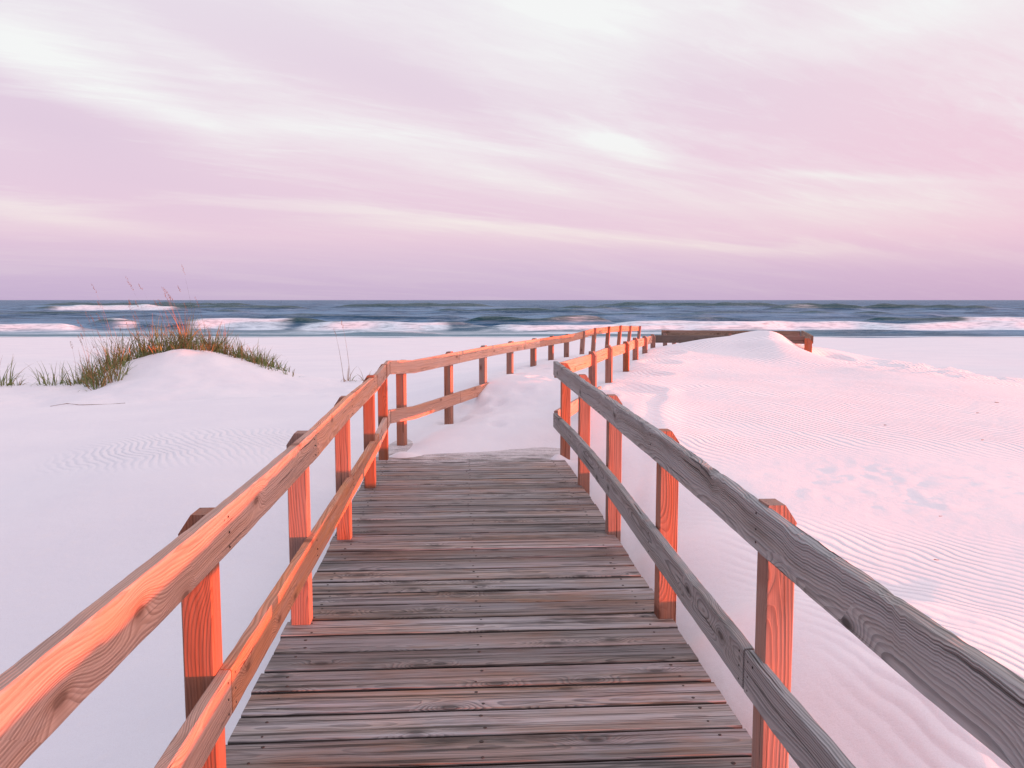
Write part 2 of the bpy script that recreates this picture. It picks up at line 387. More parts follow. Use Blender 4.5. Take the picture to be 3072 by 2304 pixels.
    eg = n.add('ShaderNodeAttribute', attribute_name='eg').outputs['Fac']
    c = n.mix(n.m('MULTIPLY', n.sm(eg, .1, .9), .88), c, (.012, .009, .008))  # plank sides near black: grime, plus the shade of the gaps painted in
    if dust:      # blown sand lying thin on the planks next to the drift
        gp = n.add('ShaderNodeNewGeometry').outputs['Position']; gx, gy, gz = n.sep(gp)
        q = n.m('ADD', n.sm(gy, 6.6, 8.9, -.25, .42), n.noise(n.mapping(gp, sc=(1, 2.2, 1)), 3.2, 6, .7))
        c = n.mix(n.m('MULTIPLY', n.sm(q, .66, .92), n.sm(n.noise(gp, 160, 2), .3, .6, .3, .95)), c, (.74, .68, .70))
    n.put(b.inputs['Base Color'], c)
    b.inputs['Roughness'].default_value = rough; b.inputs['Specular IOR Level'].default_value = spec
    h = n.m('SUBTRACT', n.m('MULTIPLY', fib, .35), n.m('MULTIPLY', ckm, 1.4))
    h = n.m('ADD', h, n.m('MULTIPLY', rg, .8)); h = n.m('SUBTRACT', h, n.m('MULTIPLY', core, .5))
    bp = n.add('ShaderNodeBump'); bp.inputs['Strength'].default_value = 1; bp.inputs['Distance'].default_value = bump
    n.put(bp.inputs['Height'], h); n.l.new(bp.outputs[0], b.inputs['Normal'])
    return m
SAND = sand_material()
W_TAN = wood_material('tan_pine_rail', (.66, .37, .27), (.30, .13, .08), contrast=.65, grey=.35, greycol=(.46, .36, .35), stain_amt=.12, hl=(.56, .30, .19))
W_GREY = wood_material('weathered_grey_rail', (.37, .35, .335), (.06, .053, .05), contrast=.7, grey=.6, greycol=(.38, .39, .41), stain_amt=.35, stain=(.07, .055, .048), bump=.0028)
W_POST = wood_material('pine_post', (.45, .20, .135), (.22, .085, .055), ring=.009, contrast=.65, grey=.45, greycol=(.27, .225, .205), stain_amt=.35, stain=(.12, .07, .05))
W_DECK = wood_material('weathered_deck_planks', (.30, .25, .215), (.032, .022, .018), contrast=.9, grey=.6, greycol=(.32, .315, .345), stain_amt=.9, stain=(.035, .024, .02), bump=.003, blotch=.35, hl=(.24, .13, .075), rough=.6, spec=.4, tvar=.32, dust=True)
W_DARK = wood_material('brown_platform_rail', (.27, .20, .155), (.09, .06, .045), contrast=.7, grey=.3, greycol=(.2, .18, .17), stain_amt=.3)
IRON, _n, _b = newmat('rusty_nail'); _b.inputs['Base Color'].default_value = (.02, .015, .013, 1); _b.inputs['Roughness'].default_value = .7
_nn = _n.noise(None, 60, 2); _n.put(_b.inputs['Base Color'], _n.mix(_nn, (.014, .011, .011), (.05, .025, .018)))
# ------------------------------------------------------------------ sand sheet
X = axis([(-400, -60, 40), (-60, -16, 2.2), (-16, -9, .2), (-9, -2.5, .075), (-2.5, 3.2, .045), (3.2, 10, .075), (10, 16, .25), (16, 60, 2.2), (60, 400, 40)])
Y = axis([(-60, -4, 3), (-4, 1.2, .3), (1.2, 9, .06), (9, 20, .07), (20, 30, .35), (30, 88, 2.5), (88, 98, .5), (98, 130, 8)])
XX, YY = np.meshgrid(X, Y)
ZZ = terrain(XX, YY)
for j, yy in enumerate(Y):
    if yy < 0 or yy > 21: continue
    for i, xx in enumerate(X):
        if -13 < xx < 13: ZZ[j, i] += detail(xx, yy)
for j, yy in enumerate(Y):
    if 21 <= yy < 100:
        for i, xx in enumerate(X):
            if abs(xx) < 130: ZZ[j, i] += .05*noise.noise(Vector((xx*.12, yy*.2, 3)))*(1 if yy < 80 else 1.4)
tag(grid_mesh('sand', X, Y, ZZ, SAND), kind='structure')
# ------------------------------------------------------------------ sea
SEA = -2.46
# waves: (x0,x1 as extents at the wave, Y of crest, height, foam start x, foam end x, foam strength, foam width)
WAV = [
 # t0,   t1,     Y,  hgt, ft0,   ft1, foam, front, back
 (-.80, -.50, 112, 1.00, -.80, -.50, 1.0, 3.5, 3),
 (-.49, -.425, 124, 1.35, -.48, -.43, .75, 5.0, 3),
 (-.395, -.22, 121, 1.45, -.385, -.255, .9, 7.0, 4),
 (-.24, -.04, 116, .95, -.26, -.06, .95, 6., 3),
 (-.06, .12, 128, 1.55, .055, .12, .5, 3.0, 2),
 (-.03, .30, 112, .85, -.02, .30, 1.0, 3.0, 4),
 (.12, .62, 116, 1.0, .10, .64, 1.0, 6.0, 8),
 (.40, .64, 128, 1.45, .52, .64, .9, 5.0, 3),
 (.32, .70, 101, .42, .9, .95, 0, 1, 1),
 (-.20, -.10, 101, .35, .9, .95, 0, 1, 1),
 (-.56, -.38, 330, 1.9, -.545, -.385, 1.0, 12., 6),
 (-.42, -.24, 350, 1.8, .9, .95, 0, 1, 1),
 (.30, .41, 330, 2.4, .315, .345, .8, 6., 5),
 (.40, .56, 350, 2.0, .9, .95, 0, 1, 1),
 (-.10, .10, 260, 1.2, .9, .95, 0, 1, 1),
 (.02, .24, 190, .9, .9, .95, 0, 1, 1),
 (-.30, -.05, 175, .9, .9, .95, 0, 1, 1),
 (.2, .5, 210, 1.0, .9, .95, 0, 1, 1),
 (-.36, -.30, 240, 1.3, -.355, -.335, .6, 6, 3),
 (.42, .48, 150, .7, .9, .95, 0, 1, 1),
 (-.70, -.60, 145, .9, .9, .95, 0, 1, 1),
 (-.12, -.02, 150, .7, .9, .95, 0, 1, 1),
 (.15, .30, 150, .8, .2, .26, .35, 4, 2),
 (-.62, -.40, 200, 1.1, .9, .95, 0, 1, 1),
 (.05, .14, 330, 1.6, .9, .95, 0, 1, 1),
 (-.20, -.02, 420, 2.2, .9, .95, 0, 1, 1),
 (.10, .32, 480, 2.4, .9, .95, 0, 1, 1),
 (-.55, -.30, 520, 2.2, .9, .95, 0, 1, 1),
]
def sea_fields():
    T = np.linspace(-1.15, 1.15, 620)
    v = np.concatenate([np.linspace(150, 60, 230), np.linspace(59.7, 12, 190), np.geomspace(11.8, .12, 70)])
    Yv = 10280/v
    TT, YY = np.meshgrid(T, Yv); XX = TT*YY
    h = np.zeros_like(XX); f = np.zeros_like(XX)
    def nz(x, y, seed):
        out = np.empty_like(x)
        fx = x.ravel(); fy = y.ravel(); o = out.ravel()
        for i in range(len(fx)): o[i] = noise.noise(Vector((fx[i], fy[i], seed)))
        return o.reshape(x.shape)
    n1 = nz(XX*.03, YY*.012, 1.); n2 = nz(XX*.13, YY*.09, 5.)
    n3 = nz(XX*.035, YY*.16, 9.)
    fade = 1/(1+(YY/900)**2)
    h += (.16*n2+.30*n3)*np.clip((YY-95)/30, .12, 1)*fade*np.clip(YY/160, .6, 2.2)
    for (t0, t1, Yc, A, f0, f1, fs, wf, wb) in WAV:
        e = .025*(1+.5*n1)
        env = smooth(t0-e, t0+e*1.2, TT)*(1-smooth(t1-e*1.2, t1+e, TT))
        yc = Yc*(1+.025*n1)+2.0*n2
        d = YY-yc; s = Yc/120
        prof = np.where(d < 0, np.exp(-(d/(2.0*s))**2), np.exp(-(d/(5.5*s))**2))
        h += A*env*prof*(1+.25*n2)
        fe = smooth(f0-.02, f0+.03, TT+.02*n2+.01*n3)*(1-smooth(f1-.03, f1+.02, TT+.02*n2+.01*n3))
        fp = np.where(d < 0, np.exp(-(d/wf)**4), np.exp(-(d/wb)**2))
        f = np.maximum(f, fs*fe*fp)
    # milky wash between the breakers and the sand
    n4 = nz(XX*.05, YY*.35, 13.)
    wash = smooth(97, 103, YY)*(1-smooth(108, 122, YY))*(.62+.8*n4)
    side = 1-.85*smooth(.30, .42, TT)-.25*(1-smooth(-.30, -.1, TT))
    f = np.maximum(f, wash*side)
    swash = np.exp(-((YY-93.6-1.2*n1)/1.3)**2)*.9
    f = np.maximum(f, swash)
    streak = np.clip(.38*smooth(.1, .6, n3+.4*n4)*np.exp(-((YY-150)/60)**2), 0, 1)
    f = np.maximum(f, streak)
    co = np.stack([XX, YY, SEA+h], -1).reshape(-1, 3)
    ny, nx = XX.shape; idx = np.arange(nx*ny).reshape(ny, nx)
    fc = np.stack([idx[:-1, :-1], idx[:-1, 1:], idx[1:, 1:], idx[1:, :-1]], -1).reshape(-1, 4)
    return co, fc, f.ravel()
def sea_material():
    m, n, b = newmat('sea_water')
    g = n.add('ShaderNodeNewGeometry'); P = g.outputs['Position']
    a = n.add('ShaderNodeAttribute', attribute_name='foam'); F = a.outputs['Fac']
    x, y, z = n.sep(P)
    ns = n.noise(n.mapping(P, sc=(.10, .30, 2.2)), 1.3, 9, .74, .5)
    nf = n.noise(n.mapping(P, sc=(.5, 1.6, 2)), 1.5, 4, .6)
    F2 = n.m('ADD', F, n.m('MULTIPLY', n.m('SUBTRACT', ns, .5), n.m('ADD', n.m('MULTIPLY', F, 2.6), .5)))
    foam = n.sm(F2, .22, .95)
    foam = n.m('MULTIPLY', foam, n.sm(nf, .25, .6, .5, 1))
    d1 = n.noise(n.mapping(P, sc=(.018, .05, .3)), 1, 7, .72, .3)
    d2 = n.noise(n.mapping(P, sc=(.09, .26, .8)), 1, 6, .7, .4)
    dn = n.m('ADD', n.m('MULTIPLY', d1, .6), n.m('MULTIPLY', d2, .4))
    wat = n.mix(n.sm(dn, .43, .575), (.010, .055, .12), (.13, .24, .38))  # light and dark wave facets, their sky reflection painted into the water colour
    green = n.sm(z, -1.95, -1.2)
    wat = n.mix(n.m('MULTIPLY', green, .85), wat, (.012, .05, .045))
    shal = n.sm(y, 96, 125, 1, 0)
    wat = n.mix(n.m('MULTIPLY', n.m('MULTIPLY', shal, .75), n.sm(n.m('DIVIDE', x, y), .3, .42, 1, .3)), wat, (.13, .24, .29))
    c = n.mix(foam, wat, (.74, .83, .90))
    h = n.noise(n.mapping(P, sc=(.25, .9, 1)), 1.1, 5, .6)
    h2 = n.noise(n.mapping(P, sc=(.05, .22, 1)), 1, 4, .55)
    hh = n.m('ADD', n.m('MULTIPLY', h, .5), n.m('MULTIPLY', h2, 3.2))
    bp = n.add('ShaderNodeBump'); bp.inputs['Strength'].default_value = 1; bp.inputs['Distance'].default_value = .55
    n.put(bp.inputs['Height'], hh)
    df = n.add('ShaderNodeBsdfDiffuse'); n.put(df.inputs['Color'], c)
    gl = n.add('ShaderNodeBsdfGlossy'); gl.inputs['Color'].default_value = (.9, .95, 1, 1); gl.inputs['Roughness'].default_value = .3
    n.l.new(bp.outputs[0], gl.inputs['Normal'])
    fre = n.add('ShaderNodeFresnel'); fre.inputs['IOR'].default_value = 1.33; n.l.new(bp.outputs[0], fre.inputs['Normal'])
    # wave facets too small to model turn most of the mirror away at grazing view
    fac = n.m('MULTIPLY', n.m('MULTIPLY', fre.outputs[0], .30), n.m('SUBTRACT', 1, foam))
    mx = n.add('ShaderNodeMixShader'); n.put(mx.inputs[0], fac); n.l.new(df.outputs[0], mx.inputs[1]); n.l.new(gl.outputs[0], mx.inputs[2])
    out = [q for q in m.node_tree.nodes if q.type == 'OUTPUT_MATERIAL'][0]
    n.l.new(mx.outputs[0], out.inputs['Surface']); m.node_tree.nodes.remove(b)
    return m
co, fc, ff = sea_fields()
sea = raw_mesh('sea', co, fc, sea_material())
at = sea.data.attributes.new('foam', 'FLOAT', 'POINT'); at.data.foreach_set('value', ff.astype(np.float32))
tag(sea, kind='structure')
# ------------------------------------------------------------------ boardwalk
bw = empty('boardwalk', (.1, 0, 0), 'weathered wooden boardwalk with post and rail sides, half buried in sand where it bends', 'boardwalk')
HX, HY = -.0619, .9981
def dk(u, v): return (.1+HX*u+HY*v, HY*u-HX*v)
# deck planks
mb = MB()
def plank(mb, a0, a1, b0, b1, z=0., seed=0):
    """a0,a1: near edge left/right; b0,b1: far edge left/right"""
    N = 14; th = .042; bev = .005
    vs = []; ws = []
    py = random.uniform(-.07, .07); pz = random.uniform(.03, .12)
    A0, A1, B0, B1 = map(Vector, (a0, a1, b0, b1))
    L = (A1-A0).length; W = (B0-A0).length
    cup = random.uniform(-.0015, .0015)
    for i in range(N+1):
        t = i/N
        pa = A0.lerp(A1, t); pb = B0.lerp(B1, t); dv = (pb-pa)
        w = dv.length; dv = dv/w
        j1 = .0015*noise.noise(Vector((t*14, seed, 0))); j2 = .0015*noise.noise(Vector((t*14, seed, 5)))
        jz = .0015*noise.noise(Vector((t*6, seed, 9)))
        for s, zz in ((j1, -bev), (bev+j1, 0), (w*.5, cup), (w-bev+j2, 0), (w+j2, -bev), (w+j2, -th), (j1, -th)):
            p = pa+dv*s; vs.append((p.x, p.y, z+zz+jz)); ws.append((t*L+seed*3.7, s-w/2+py, zz+pz))
    fs = []
    K = 7
    for i in range(N):
        for j in range(K):
            a = i*K+j; b = i*K+(j+1) % K; fs.append((a, a+K, b+K, b))
    fs.append(tuple(range(K))); fs.append(tuple(reversed([N*K+j for j in range(K)])))
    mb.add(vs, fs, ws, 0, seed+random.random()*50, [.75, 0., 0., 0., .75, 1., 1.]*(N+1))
U0 = 2.918-.1905*14; PW = .1905
k = 0; u = U0
while u < 8.25:
    g = random.uniform(.010, .020)
    l = .923+random.uniform(-.006, .006); r = .922+random.uniform(-.007, .007)
    a0, a1, b0, b1 = dk(u+g/2, -l), dk(u+g/2, r), dk(u+PW-g/2, -l), dk(u+PW-g/2, r)
    zz = random.uniform(-.002, .002)
    plank(mb, (*a0, 0), (*a1, 0), (*b0, 0), (*b1, 0), zz, seed=k*1.731)
    for v in (-.80, -.02, .80):
        for du in (.045, .145):
            if random.random() < .93:
                q = dk(u+du+random.uniform(-.012, .012), v+random.uniform(-.02, .02)); nail(mb, (*q, zz), (0, 0, 1), random.uniform(.005, .0085))
    k += 1; u += PW
uend = u
# fan of planks round the bend, then the second run
pl = Vector((*dk(uend, -.923), 0)); pr = Vector((*dk(uend, .922), 0)); ang = math.atan2(-HX, HY)  # heading left
hd = math.atan2(.062, .998)
A = -.0619; H2 = .272
for i in range(24):
    A2 = min(H2, A+.055)
    d1 = Vector((math.sin(A), math.cos(A), 0)); d2 = Vector((math.sin(A2), math.cos(A2), 0))
    wl, wr = (.235, .14) if A < H2-.01 else (.187, .187)
    nl = pl+d1*wl; nr = pr+d1*wr
    gg = d1*.007
    plank(mb, pl, pr, nl-gg, nr-gg, random.uniform(-.003, .002), seed=200+i*1.9)
    pl, pr, A = nl, nr, A2
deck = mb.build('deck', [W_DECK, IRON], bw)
mb = MB()
for v in (-.86, 0, .86):
    p = [(*dk(uu, v-.02), -.046) for uu in (.3, 3, 6, 8.4)]
    m2 = MB(); board(m2, p, (HY, -HX, 0), .19, .04, seg=.5); m2.build('joist', W_DARK, bw)
# posts ------------------------------------------------------------
a1 = math.atan(.0620)
def add_post(name, x, y, ang, z0, z1, side, mat=W_POST, w=.089, lean=(0, 0), parent=None, label=None):
    m_ = MB(); post_mesh(m_, (x, y), ang, z0, z1, w=w, d=w, side=side, lean=lean)
    o = m_.build(name, mat, parent or bw)
    if label: o['label'] = label
    return o
# first run: front faces measured; left row
for (x, y, zt) in [(-.865,.85,.93),(-.914,2.445,.928),(-1.009,3.988,.922),(-1.090,5.452,.925),(-1.172,6.972,.928),(-1.248,8.22,.925)]:
    add_post('post', x, y, a1, -.8, zt, -1)
for (x, y, zt) in [(.985,-.45,.92),(.90,1.06,.92),(.82,2.595,.92),(.749,4.066,.92),(.672,5.58,.921),(.602,7.08,.925),(.522,8.305,.93)]:
    add_post('post', x, y, a1, -.8, zt, 1)
# second run
A2H = math.atan2(.274, .962)
S2L = [(.0, .895), (1.40, .905), (2.76, .91), (4.09, .905), (5.5, .89), (6.77, .88), (8.08, .865), (9.35, .88), (10.6, .905), (12.4, .885), (14.2, .858), (16.0, .80), (18.0, .737)]
def p2l(s, z): return (-1.198-.03*max(0, 1-s)+.276*s, 8.62+.961*s, z)
for i, (s, zt) in enumerate(S2L):
    q_ = p2l(s+.43, 0); x = q_[0]-.961*.083; y = q_[1]+.276*.083
    add_post('post', x, y, -A2H+(.08 if i == 0 else 0), -.5, zt+.012, -1, lean=(.0, 0) if s < 9 else (.02+.004*s, 0))
S2R = [(.0, .93), (1.78, .905), (3.05, .915), (4.77, .885), (5.93, .892), (7.31, .865), (8.71, .845)]
rx0, ry0 = .50, 8.5
A2R = math.atan2(.262, .965)
for i, (s, zt) in enumerate(S2R[1:]):
    x = rx0+.262*s; y = ry0+.965*s
    add_post('post', x, y, -A2R, -.3, zt+.025, 1)
# rails ------------------------------------------------------------
nS = (-HY, HX, 0)           # towards outside on the left (from inner face)
def rail(name, pts, side, mat, **kw):
    m_ = MB(); board(m_, pts, side, kw.pop('hgt', .14), kw.pop('thk', .038), **kw)
    nl = kw.get('nails')
    return m_
def lrx(y): return -.93-.0647*(y-3.94)
def rrx(y): return .663-.060*(y-4.02)
def lerp(tab, y):
    for (a, za), (b, zb) in zip(tab, tab[1:]):
        if y <= b: return za+(zb-za)*(y-a)/(b-a)
    return tab[-1][1]
LT = [(.2, .975), (1.2, .965), (2.33, .938), (2.9, .93), (4.08, .921), (5.3, .932), (7.27, .908), (8.62, .932)]
LL = [(.2, .48), (1.9, .458), (2.45, .448), (4.6, .42), (5.9, .402), (7.3, .388), (8.62, .43)]
RT = [(-1.2, .935), (.9, .925), (1.35, .903), (2.5, .912), (4.0, .93), (5, .934), (8.33, .95)]
RL = [(-1.2, .45), (1.4, .44), (2.45, .42), (2.65, .425), (5.2, .47), (6.8, .475), (8.33, .437)]
def run(tab, fx, y0, y1, step=.4):
    ys = [y0]; 
    while ys[-1]+step < y1: ys.append(ys[-1]+step)
    ys.append(y1); return [(fx(y), y, lerp(tab, y)) for y in ys]
LR_POST_Y = [.85, 2.445, 3.988, 5.452, 6.972, 8.22]
RR_POST_Y = [1.06, 2.595, 4.066, 5.58, 7.08, 8.305]
def mkrail(name, pts, side, mat, post_ys=None, inner=None, joints=(), **kw):
    m_ = MB(); board(m_, pts, side, .14, .038, **kw)
    if post_ys:
        fx, tab, nr = inner
        for py in post_ys:
            if pts[0][1]+.02 < py < pts[-1][1]-.02:
                for dz in (.03, .075, .115):
                    for dy in (-.02, .024):
                        if random.random() < .8:
                            nail(m_, (fx(py), py+dy+random.uniform(-.006, .006), lerp(tab, py)-dz+random.uniform(-.008, .008)), nr, .0038)
        for jy in joints:
            for dz in (.025, .075, .12):
                nail(m_, (fx(jy), jy, lerp(tab, jy)-dz), nr, .0038)
    return m_.build(name, [mat, IRON], bw)
nin = (HY, -HX, 0)
mkrail('top_rail', run(LT, lrx, .2, 4.078), nS, W_TAN, LR_POST_Y, (lrx, LT, nin), joints=(4.05,), seed=3.1, seg=.04)
mkrail('top_rail', run(LT, lrx, 4.083, 7.262), nS, W_TAN, LR_POST_Y, (lrx, LT, nin), joints=(4.11, 7.23), seed=14.2)
mkrail('top_rail', run(LT, lrx, 7.275, 8.62), nS, W_TAN, LR_POST_Y, (lrx, LT, nin), joints=(7.31,), seed=22.7)
mkrail('lower_rail', run(LL, lrx, .2, 2.445), nS, W_TAN, LR_POST_Y, (lrx, LL, nin), joints=(2.41,), seed=31.9, seg=.04)
mkrail('lower_rail', run(LL, lrx, 2.452, 7.335), nS, W_TAN, LR_POST_Y, (lrx, LL, nin), joints=(2.49, 7.3), seed=44.4)
mkrail('lower_rail', run(LL, lrx, 7.345, 8.61), nS, W_TAN, LR_POST_Y, (lrx, LL, nin), joints=(7.38,), seed=52.0)
nout = (HY, -HX, 0)
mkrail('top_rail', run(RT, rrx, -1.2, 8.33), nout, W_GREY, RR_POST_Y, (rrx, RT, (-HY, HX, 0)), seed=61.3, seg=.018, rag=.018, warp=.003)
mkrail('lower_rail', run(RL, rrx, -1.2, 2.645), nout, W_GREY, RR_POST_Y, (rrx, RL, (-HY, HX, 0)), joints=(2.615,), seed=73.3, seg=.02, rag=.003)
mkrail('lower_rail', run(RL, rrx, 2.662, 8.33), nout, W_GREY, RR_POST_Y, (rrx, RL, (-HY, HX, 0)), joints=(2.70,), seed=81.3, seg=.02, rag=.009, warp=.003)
# second run, left: inner face = right of the posts
sL = (-.962, .274, 0)
def z2l(s):
    return lerp([(-.43, .932)]+[(a, z) for a, z in S2L], s-.43)
def seg2l(s0, s1, off=0.):
    ss = [s0]
    while ss[-1]+.6 < s1: ss.append(ss[-1]+.6)
    ss.append(s1); return [p2l(s, z2l(s)-off) for s in ss]
for i, (s0, s1) in enumerate([(0., 2.0), (2.006, 3.35), (3.355, 6.05), (6.06, 8.75), (8.755, 11.35), (11.36, 18.6)]):
    m_ = MB(); board(m_, seg2l(s0, s1), sL, .14, .038, seed=100+i*7.3); m_.build('top_rail', W_TAN, bw)
for i, (s0, s1) in enumerate([(0., 2.02), (2.03, 5.6)]):
    m_ = MB(); board(m_, seg2l(s0, s1, .50), sL, .14, .038, seed=160+i*7.3); m_.build('lower_rail', W_TAN, bw)
sR = (.965, -.262, 0)
def p2r(s, z): return (.427+.262*s, 8.42+.965*s, z)
def z2r(s): return lerp([(a, z) for a, z in S2R], max(0, s))
for i, (s0, s1) in enumerate([(-.05, 4.7), (4.71, 8.8)]):
    ss = [s0]
    while ss[-1]+.6 < s1: ss.append(ss[-1]+.6)
    ss.append(s1)
    m_ = MB(); board(m_, [p2r(s, z2r(s)-.01) for s in ss], sR, .14, .038, seed=180+i*5.1); m_.build('top_rail', W_TAN, bw)
m_ = MB(); board(m_, [p2r(-.05, .455), p2r(2.6, .44)], sR, .14, .038, seed=199); m_.build('lower_rail', W_TAN, bw)
# ------------------------------------------------------------------ platform beyond the dune
pf = empty('platform_railing', (5.6, 16.25, .4), 'dark brown plank railing poking out of the dune crest, with one stout corner post', 'railing')
nearL = Vector((2.84, 17.02, .845)); nearR = Vector((5.56, 16.27, .86))
farL = Vector((3.38, 19.4, .86)); farR = Vector((6.38, 18.95, .855))
def prail(name, a, b, side, seed, **kw):
    m_ = MB(); board(m_, [a, a.lerp(b, .5), b], side, .15, .04, seed=seed, **kw); return m_.build(name, W_DARK, pf)
prail('rail', nearL, nearR, (.26, .965, 0), 211)
prail('rail', farL, farR, (.2, .98, 0), 222)
e0 = Vector((5.705, 16.22, .868)); e1 = Vector((6.44, 18.98, .868))
prail('end_rail', e0, e1, (-.965, .262, 0), 233)
m_ = MB(); post_mesh(m_, (5.60, 16.19), -A2H, -.3, .82, w=.135, d=.1, side=1, cham=.01); o = m_.build('post', W_POST, pf)
for x, y, z1 in [(3.46, 19.36, .80), (3.97, 21.0, .76), (4.47, 22.7, .70), (4.9, 19.2, .8), (6.34, 19.0, .82), (4.2, 16.72, .80)]:
    m_ = MB(); post_mesh(m_, (x, y), -A2H, -.5, z1, side=1); m_.build('post', W_POST, pf)
prail('lower_rail', Vector((5.15, 16.35, .62)), Vector((5.53, 16.27, .60)), (.26, .965, 0), 244)
# ------------------------------------------------------------------ dune grass
def leaf_mat(name, c1, c2):
    m, n, b = newmat(name)
    oi = n.add('ShaderNodeNewGeometry')
    f = n.noise(oi.outputs['Position'], 9, 3)
    n.put(b.inputs['Base Color'], n.mix(n.sm(f, .35, .65), c1, c2)); b.inputs['Roughness'].default_value = .6
    b.inputs['Specular IOR Level'].default_value = .2
    return m
G_GREEN = leaf_mat('grass_green', (.10, .16, .045), (.24, .25, .10))
G_STRAW = leaf_mat('grass_straw', (.36, .20, .09), (.22, .14, .06))
G_SEED = leaf_mat('seed_head', (.30, .17, .09), (.20, .11, .06))
def blade(mb, base, h, lean, az, w, mi, rnd, droop=1.2, seed_head=False):
    N = 6; d = Vector((math.cos(az), math.sin(az), 0)); sd = Vector((-d.y, d.x, 0))
    # orient blade width randomly so that it is visible from any side
    a2 = rnd.uniform(0, math.pi); sd = Vector((math.cos(a2), math.sin(a2)*.5, 0)).normalized()
    vs = []; p = Vector(base)-Vector((0, 0, .03)); th = lean; st = h/N
    for i in range(N+1):
        ww = w*(1-(i/N)**1.6)*.5+.0008
        vs.append(p-sd*ww); vs.append(p+sd*ww)
        p = p + (Vector((0, 0, 1))*math.cos(th)+d*math.sin(th))*st
        th += droop*lean*.35+(.05 if i > 2 else 0)*droop
    fs = [(2*i, 2*i+1, 2*i+3, 2*i+2) for i in range(N)]
    mb.add(vs, fs, None, mi)
    if seed_head:
        q = p; L = rnd.uniform(.14, .24)
        for k in range(16):
            t = k/16; c = q - (Vector((0, 0, 1))*math.cos(th)+d*math.sin(th))*L*(1-t)
            o = Vector((rnd.uniform(-1, 1), rnd.uniform(-1, 1), rnd.uniform(-1, .3)))*.018*(1-abs(t-.4))
            s = .007
            mb.add([c+o*.2, c+o+Vector((s, 0, 0)), c+o*1.6+Vector((0, 0, -s)), c+o-Vector((s, 0, 0))], [(0, 1, 2, 3)], None, 2)
def clump(mb, cx, cy, n, h, rad, rnd, straw=.2, tall=0, spread=.55, w=.016):
    for i in range(n):
        a = rnd.uniform(0, 2*math.pi); r = rad*math.sqrt(rnd.random())
        x, y = cx+r*math.cos(a), cy+r*math.sin(a)*.8
        az = a+rnd.uniform(-.8, .8); ln = rnd.uniform(.05, spread)
        blade(mb, (x, y, Z(x, y)), h*rnd.uniform(.5, 1.15), ln, az, w*rnd.uniform(.6, 1.2), 1 if rnd.random() < straw else 0, rnd, rnd.uniform(.6, 1.5))
    for i in range(tall):
        a = rnd.uniform(0, 2*math.pi); r = rad*rnd.random(); x, y = cx+r*math.cos(a), cy+r*math.sin(a)
        blade(mb, (x, y, Z(x, y)), h*rnd.uniform(1.2, 1.9), rnd.uniform(.06, .2), math.pi+rnd.uniform(-.5, .5), .005, 2, rnd, .5, True)
rnd = random.Random(11)
GM = [G_GREEN, G_STRAW, G_SEED]
# main stand on the dune: one continuous mass
mb = MB()
def ell(cx, cy, rx, ry):
    a = rnd.uniform(0, 2*math.pi); r = math.sqrt(rnd.random()); return cx+rx*r*math.cos(a), cy+ry*r*math.sin(a)
for i in range(95):
    t = rnd.random(); x = -8.75+t*3.6
    y = 17.85+rnd.uniform(-.25, .7)+ (-.9*max(0, -x-7.5)*rnd.random())
    hh = .60+.26*math.sin(math.pi*min(1, max(0, (x+8.8)/2.6)))
    if x > -6.1: hh *= .8
    clump(mb, x, y, 13, hh*rnd.uniform(.6, 1.2), .14, rnd, straw=.4, tall=1 if (x < -6.5 and rnd.random() < .5) else 0, spread=.6)
for i in range(8):
    x, y = ell(-7.75, 16.5, .5, .45); clump(mb, x, y, 16, .62, .12, rnd, .3, tall=1 if rnd.random() < .7 else 0)
for i in range(6):
    x, y = ell(-8.3, 17.1, .45, .4); clump(mb, x, y, 14, .5, .12, rnd, .25, tall=1 if rnd.random() < .6 else 0)
for i in range(9):
    x = -5.5+i*.1; clump(mb, x, 17.75, 12, .34-.01*i, .12, rnd, .25)
gr = mb.build('sea_oats', GM); tag(gr, 'dense stand of sea oats and green dune grass', 'dune grass', kind='stuff')
def gclump(cx, cy, n, h, rad, label, straw=.15, tall=0, spread=.9, group='separate tufts of dune grass'):
    mb = MB(); clump(mb, cx, cy, n, h, rad, rnd, straw, 0, spread)
    root = mb.build('grass_tuft', GM); tag(root, label, 'grass tuft', group)
    if tall:
        for i in range(tall):
            m2 = MB(); x, y = cx+rnd.uniform(-.15, .15), cy+rnd.uniform(-.1, .1)
            blade(m2, (x, y, Z(x, y)), rnd.uniform(.8, 1.15), rnd.uniform(.04, .12), math.pi+rnd.uniform(-.4, .4), .007, 0, rnd, .4, True)
            m2.build('seed_stalk', [G_SEED, G_SEED, G_SEED], root)
    return root
gclump(-10.15, 16.8, 60, .58, .3, 'arching green grass tuft cut by the left edge of the photo', tall=1)
gclump(-9.75, 16.8, 16, .34, .12, 'small thin grass tuft just right of the leftmost tuft')
gclump(-9.1, 16.9, 50, .52, .28, 'drooping green grass tuft standing alone between the leftmost tuft and the big stand', tall=0)
gclump(-8.55, 16.8, 36, .5, .22, 'bushy grass tuft at the left foot of the grass dune')
gclump(-7.85, 15.95, 10, .28, .08, 'single sparse green tuft lowest on the front slope of the grass dune')
gclump(-4.95, 17.35, 26, .34, .2, 'arching grass tuft at the right foot of the grass dune')
gclump(-4.45, 17.2, 12, .26, .14, 'low bent grass tuft trailing off right of the grass dune')
gclump(-3.35, 17.3, 9, .34, .10, 'sparse tuft with two tall bare stalks on flat sand right of the dune', straw=.8, tall=2)
gclump(-2.95, 17.3, 12, .36, .12, 'low wispy tuft of arching blades nearest the boardwalk', straw=.7, spread=1.2)
